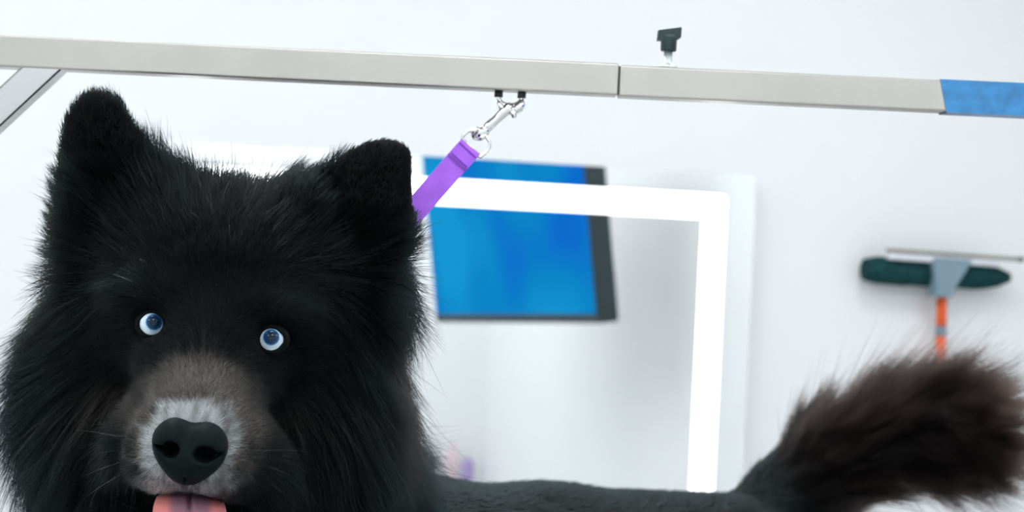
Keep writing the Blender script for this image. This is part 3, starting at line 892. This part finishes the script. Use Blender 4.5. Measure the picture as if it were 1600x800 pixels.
tocam = unit(-cen)
fn_ = unit(np.cross(pb_ - pa, pc - pa)); vnc = unit(VNq[tri[:, 0]] + VNq[tri[:, 1]] + VNq[tri[:, 2]])
facing = np.sum(vnc * tocam, 1)
cpx, cpy = px_of(cen)
inview = ss(cpx, -220, -120) * ss(1900 - cpx, 0, 100) * ss(1050 - cpy, 0, 90)
dens0 = area * (0.12 + 0.88 * ss(facing, -0.75, -0.25)) * (0.05 + 0.95 * inview)

def hair_mat():
    m = bpy.data.materials.new('dog_hair'); m.use_nodes = True
    nt = m.node_tree; nt.nodes.remove(nt.nodes['Principled BSDF'])
    out = nt.nodes['Material Output']
    h = nt.nodes.new('ShaderNodeBsdfHairPrincipled')
    h.parametrization = 'COLOR'
    at = nt.nodes.new('ShaderNodeAttribute'); at.attribute_name = 'fur_color'
    nt.links.new(at.outputs['Color'], h.inputs['Color'])
    h.inputs['Roughness'].default_value = 0.42
    h.inputs['Radial Roughness'].default_value = 0.55
    h.inputs['Coat'].default_value = 0.0
    h.inputs['Random Roughness'].default_value = 0.2
    h.inputs['IOR'].default_value = 1.15
    nt.links.new(h.outputs[0], out.inputs['Surface'])
    return m
M['hair'] = hair_mat()

# the skin under the coat has the colour of the hair that grows on it
pxv, pyv, Rv, ttv, _a, _c = regions(BV)
rv = np.full((len(BV), 6), 0.5)
skc = np.clip(colours(pxv, pyv, Rv, BV, ttv, rv) * 0.4, 0, 1)
ska = body_me.attributes.new('skin_color', 'FLOAT_COLOR', 'POINT')
ska.data.foreach_set('color', np.concatenate([skc, np.ones((len(BV), 1))], 1).astype(np.float32).ravel())
nt = M['skin'].node_tree; an = nt.nodes.new('ShaderNodeAttribute'); an.attribute_name = 'skin_color'
nt.links.new(an.outputs['Color'], nt.nodes['Principled BSDF'].inputs['Base Color'])

def make_fur(name, count, weight_fn, rad_m, npts, clump, nclump, label=None):
    pxc, pyc, Rc, ttc, axc, cpc = regions(cen)
    wgt = dens0 * weight_fn(cpx, cpy, Rc, cen)
    cs = np.cumsum(wgt); cs /= cs[-1]
    f = np.searchsorted(cs, rng.random(count))
    u, v = rng.random(count), rng.random(count); fl = u + v > 1; u[fl], v[fl] = 1 - u[fl], 1 - v[fl]
    i0, i1, i2 = tri[f, 0], tri[f, 1], tri[f, 2]
    q = BV[i0] + u[:, None] * (BV[i1] - BV[i0]) + v[:, None] * (BV[i2] - BV[i0])
    n = unit(VNq[i0] * (1 - u - v)[:, None] + VNq[i1] * u[:, None] + VNq[i2] * v[:, None])
    px, py, R_, tt, fl_ = flow(q, n)
    # keep the eyes, nose and mouth clear
    keep = np.ones(count, bool)
    for ex, ey in ((239, 506), (425, 530)): keep &= ~((np.hypot(px - ex, py - ey) < 21) & (q[:, 2] < 1.24))
    keep &= ~((np.abs(px - 297) < 50) & (py > 768) & (py < 825) & (q[:, 2] < 1.22))
    keep &= ~((((px - 297) / 47)**2 + ((py - 702) / 36)**2 < 1) & (q[:, 2] < 1.2))
    q, n, px, py, tt, fl_ = q[keep], n[keep], px[keep], py[keep], tt[keep], fl_[keep]
    R_ = {k: x[keep] for k, x in R_.items()}
    N_ = len(q); r_ = rng.random((N_, 6))
    L = fur_length(px, py, R_, q, tt) * (0.72 + 0.5 * r_[:, 4])
    stray = rng.random(N_) < 0.03
    stray |= (rng.random(N_) < 0.09) & (R_['tail'] > .5)
    L[stray] *= 1.3
    short = np.maximum(R_['muzzle'], R_['face'])
    lift = 0.42 + 0.1 * rng.normal(size=N_) - 0.10 * short - 0.20 * R_['body'] - 0.34 * R_['tail'] + 0.05 * np.maximum(R_['earL'], R_['earR'])
    jit = rng.normal(size=(N_, 3)) * (0.14 + 0.10 * stray + 0.14 * R_['muzzle'] - 0.06 * R_['body'])[:, None]
    d0 = unit(fl_ * np.cos(lift + .25)[:, None] + n * np.sin(lift + .25)[:, None] + jit * 0.6)
    d1 = unit(fl_ * np.cos(lift - .30)[:, None] + n * np.sin(lift - .30)[:, None] + jit)
    s = np.linspace(0, 1, npts)
    pts = q[:, None, :] + L[:, None, None] * (s[None, :, None] * d0[:, None, :] * 0.5 + (s[None, :, None]**2) * d1[:, None, :] * 0.5 + s[None, :, None] * d1[:, None, :] * 0.0)
    # gather into locks
    if nclump:
        ci = rng.choice(N_, min(nclump, N_ // 4), replace=False)
        kd = kdtree.KDTree(len(ci))
        for k, c in enumerate(ci): kd.insert(q[c], k)
        kd.balance()
        near = np.array([kd.find(p)[1] for p in q])
        g = ci[near]
        gp = pts[g]                                           # guide strands
        Lg = np.linalg.norm(gp[:, -1] - gp[:, 0], axis=1); Lh = np.linalg.norm(pts[:, -1] - pts[:, 0], axis=1)
        gdir = gp - gp[:, :1]
        tgt = gp[:, :1] + gdir * (Lh / np.maximum(Lg, 1e-5))[:, None, None]
        wv = (clump * (0.45 + 0.75 * r_[:, 5]))[:, None, None] * (s[None, :, None]**1.4)
        wv = np.clip(wv * ((1 - 0.9 * stray) * (1 - 0.7 * np.maximum(R_['earL'], R_['earR'])) * (1 - 0.75 * R_['body']))[:, None, None], 0, 0.92)
        pts = pts * (1 - wv) + tgt * wv
    col = colours(px, py, R_, q, tt, r_)
    if nclump:
        cv = rng.random(N_)[g]
        k_ = 0.25 + 0.65 * R_['tail']
        col = col * (1 - k_ + 1.9 * k_ * cv)[:, None]
    hc = bpy.data.hair_curves.new(name)
    hc.add_curves([npts] * N_)
    wp = (q2w(pts.reshape(-1, 3)) - dog_org).astype(np.float32)
    hc.position_data.foreach_set('vector', wp.ravel())
    taper = (1 - 0.92 * s**1.6)
    rad = (rad_m * (0.7 + 0.6 * r_[:, 0]))[:, None] * taper[None]
    rad *= (1 - 0.35 * short)[:, None]
    at = hc.attributes.get('radius') or hc.attributes.new('radius', 'FLOAT', 'POINT')
    at.data.foreach_set('value', rad.astype(np.float32).ravel())
    ac = hc.attributes.new('fur_color', 'FLOAT_COLOR', 'CURVE')
    ac.data.foreach_set('color', np.concatenate([col, np.ones((N_, 1))], 1).astype(np.float32).ravel())
    o = bpy.data.objects.new(name, hc); COL.objects.link(o)
    hc.materials.append(M['hair']); o.parent = dog
    if label: o['label'] = label
    return o
DENS = 1.0
make_fur('muzzle_fur', int(95000 * DENS), lambda px, py, R_, q: np.maximum(R_['muzzle'], R_['face']) + 1e-9, 0.00012, 5, 0.28, 9000, 'short grey and white muzzle fur')
make_fur('coat', int(130000 * DENS), lambda px, py, R_, q: np.clip(1 - np.maximum(R_['muzzle'], R_['face']) * 0.85, 0, 1) * (1 - R_['tail']) * (1 - 0.45 * R_['body']), 0.00023, 7, 0.62, 5200, 'long black coat')
make_fur('tail_fur', int(30000 * DENS), lambda px, py, R_, q: R_['tail'] + 1e-9, 0.00028, 8, 0.8, 330, 'bushy brown-black tail fur')

# whiskers
wh = [((398, 722), (425, 731), (458, 744)), ((392, 738), (420, 752), (448, 775)), ((402, 706), (440, 700), (480, 706)),
      ((222, 705), (180, 700), (140, 712)), ((218, 715), (180, 722), (128, 745)), ((215, 690), (170, 676), (118, 672)), ((219, 728), (170, 748), (130, 780))]
hc = bpy.data.hair_curves.new('whiskers'); hc.add_curves([9] * len(wh))
wp = []
for a, b_, c in wh:
    for k in range(9):
        t = k / 8
        x = a[0] * (1 - t)**2 + 2 * b_[0] * t * (1 - t) + c[0] * t * t; y = a[1] * (1 - t)**2 + 2 * b_[1] * t * (1 - t) + c[1] * t * t
        wp.append(P(x, y, 1.135 + 0.015 * t) - dog_org)
hc.position_data.foreach_set('vector', np.array(wp, np.float32).ravel())
at = hc.attributes.get('radius') or hc.attributes.new('radius', 'FLOAT', 'POINT')
at.data.foreach_set('value', np.tile(0.00016 * (1 - 0.85 * np.linspace(0, 1, 9)), len(wh)).astype(np.float32))
ac = hc.attributes.new('fur_color', 'FLOAT_COLOR', 'CURVE')
ac.data.foreach_set('color', np.tile([0.14, 0.15, 0.15, 1], len(wh)).astype(np.float32))
wo = bpy.data.objects.new('whiskers', hc); COL.objects.link(wo); hc.materials.append(M['hair']); wo.parent = dog
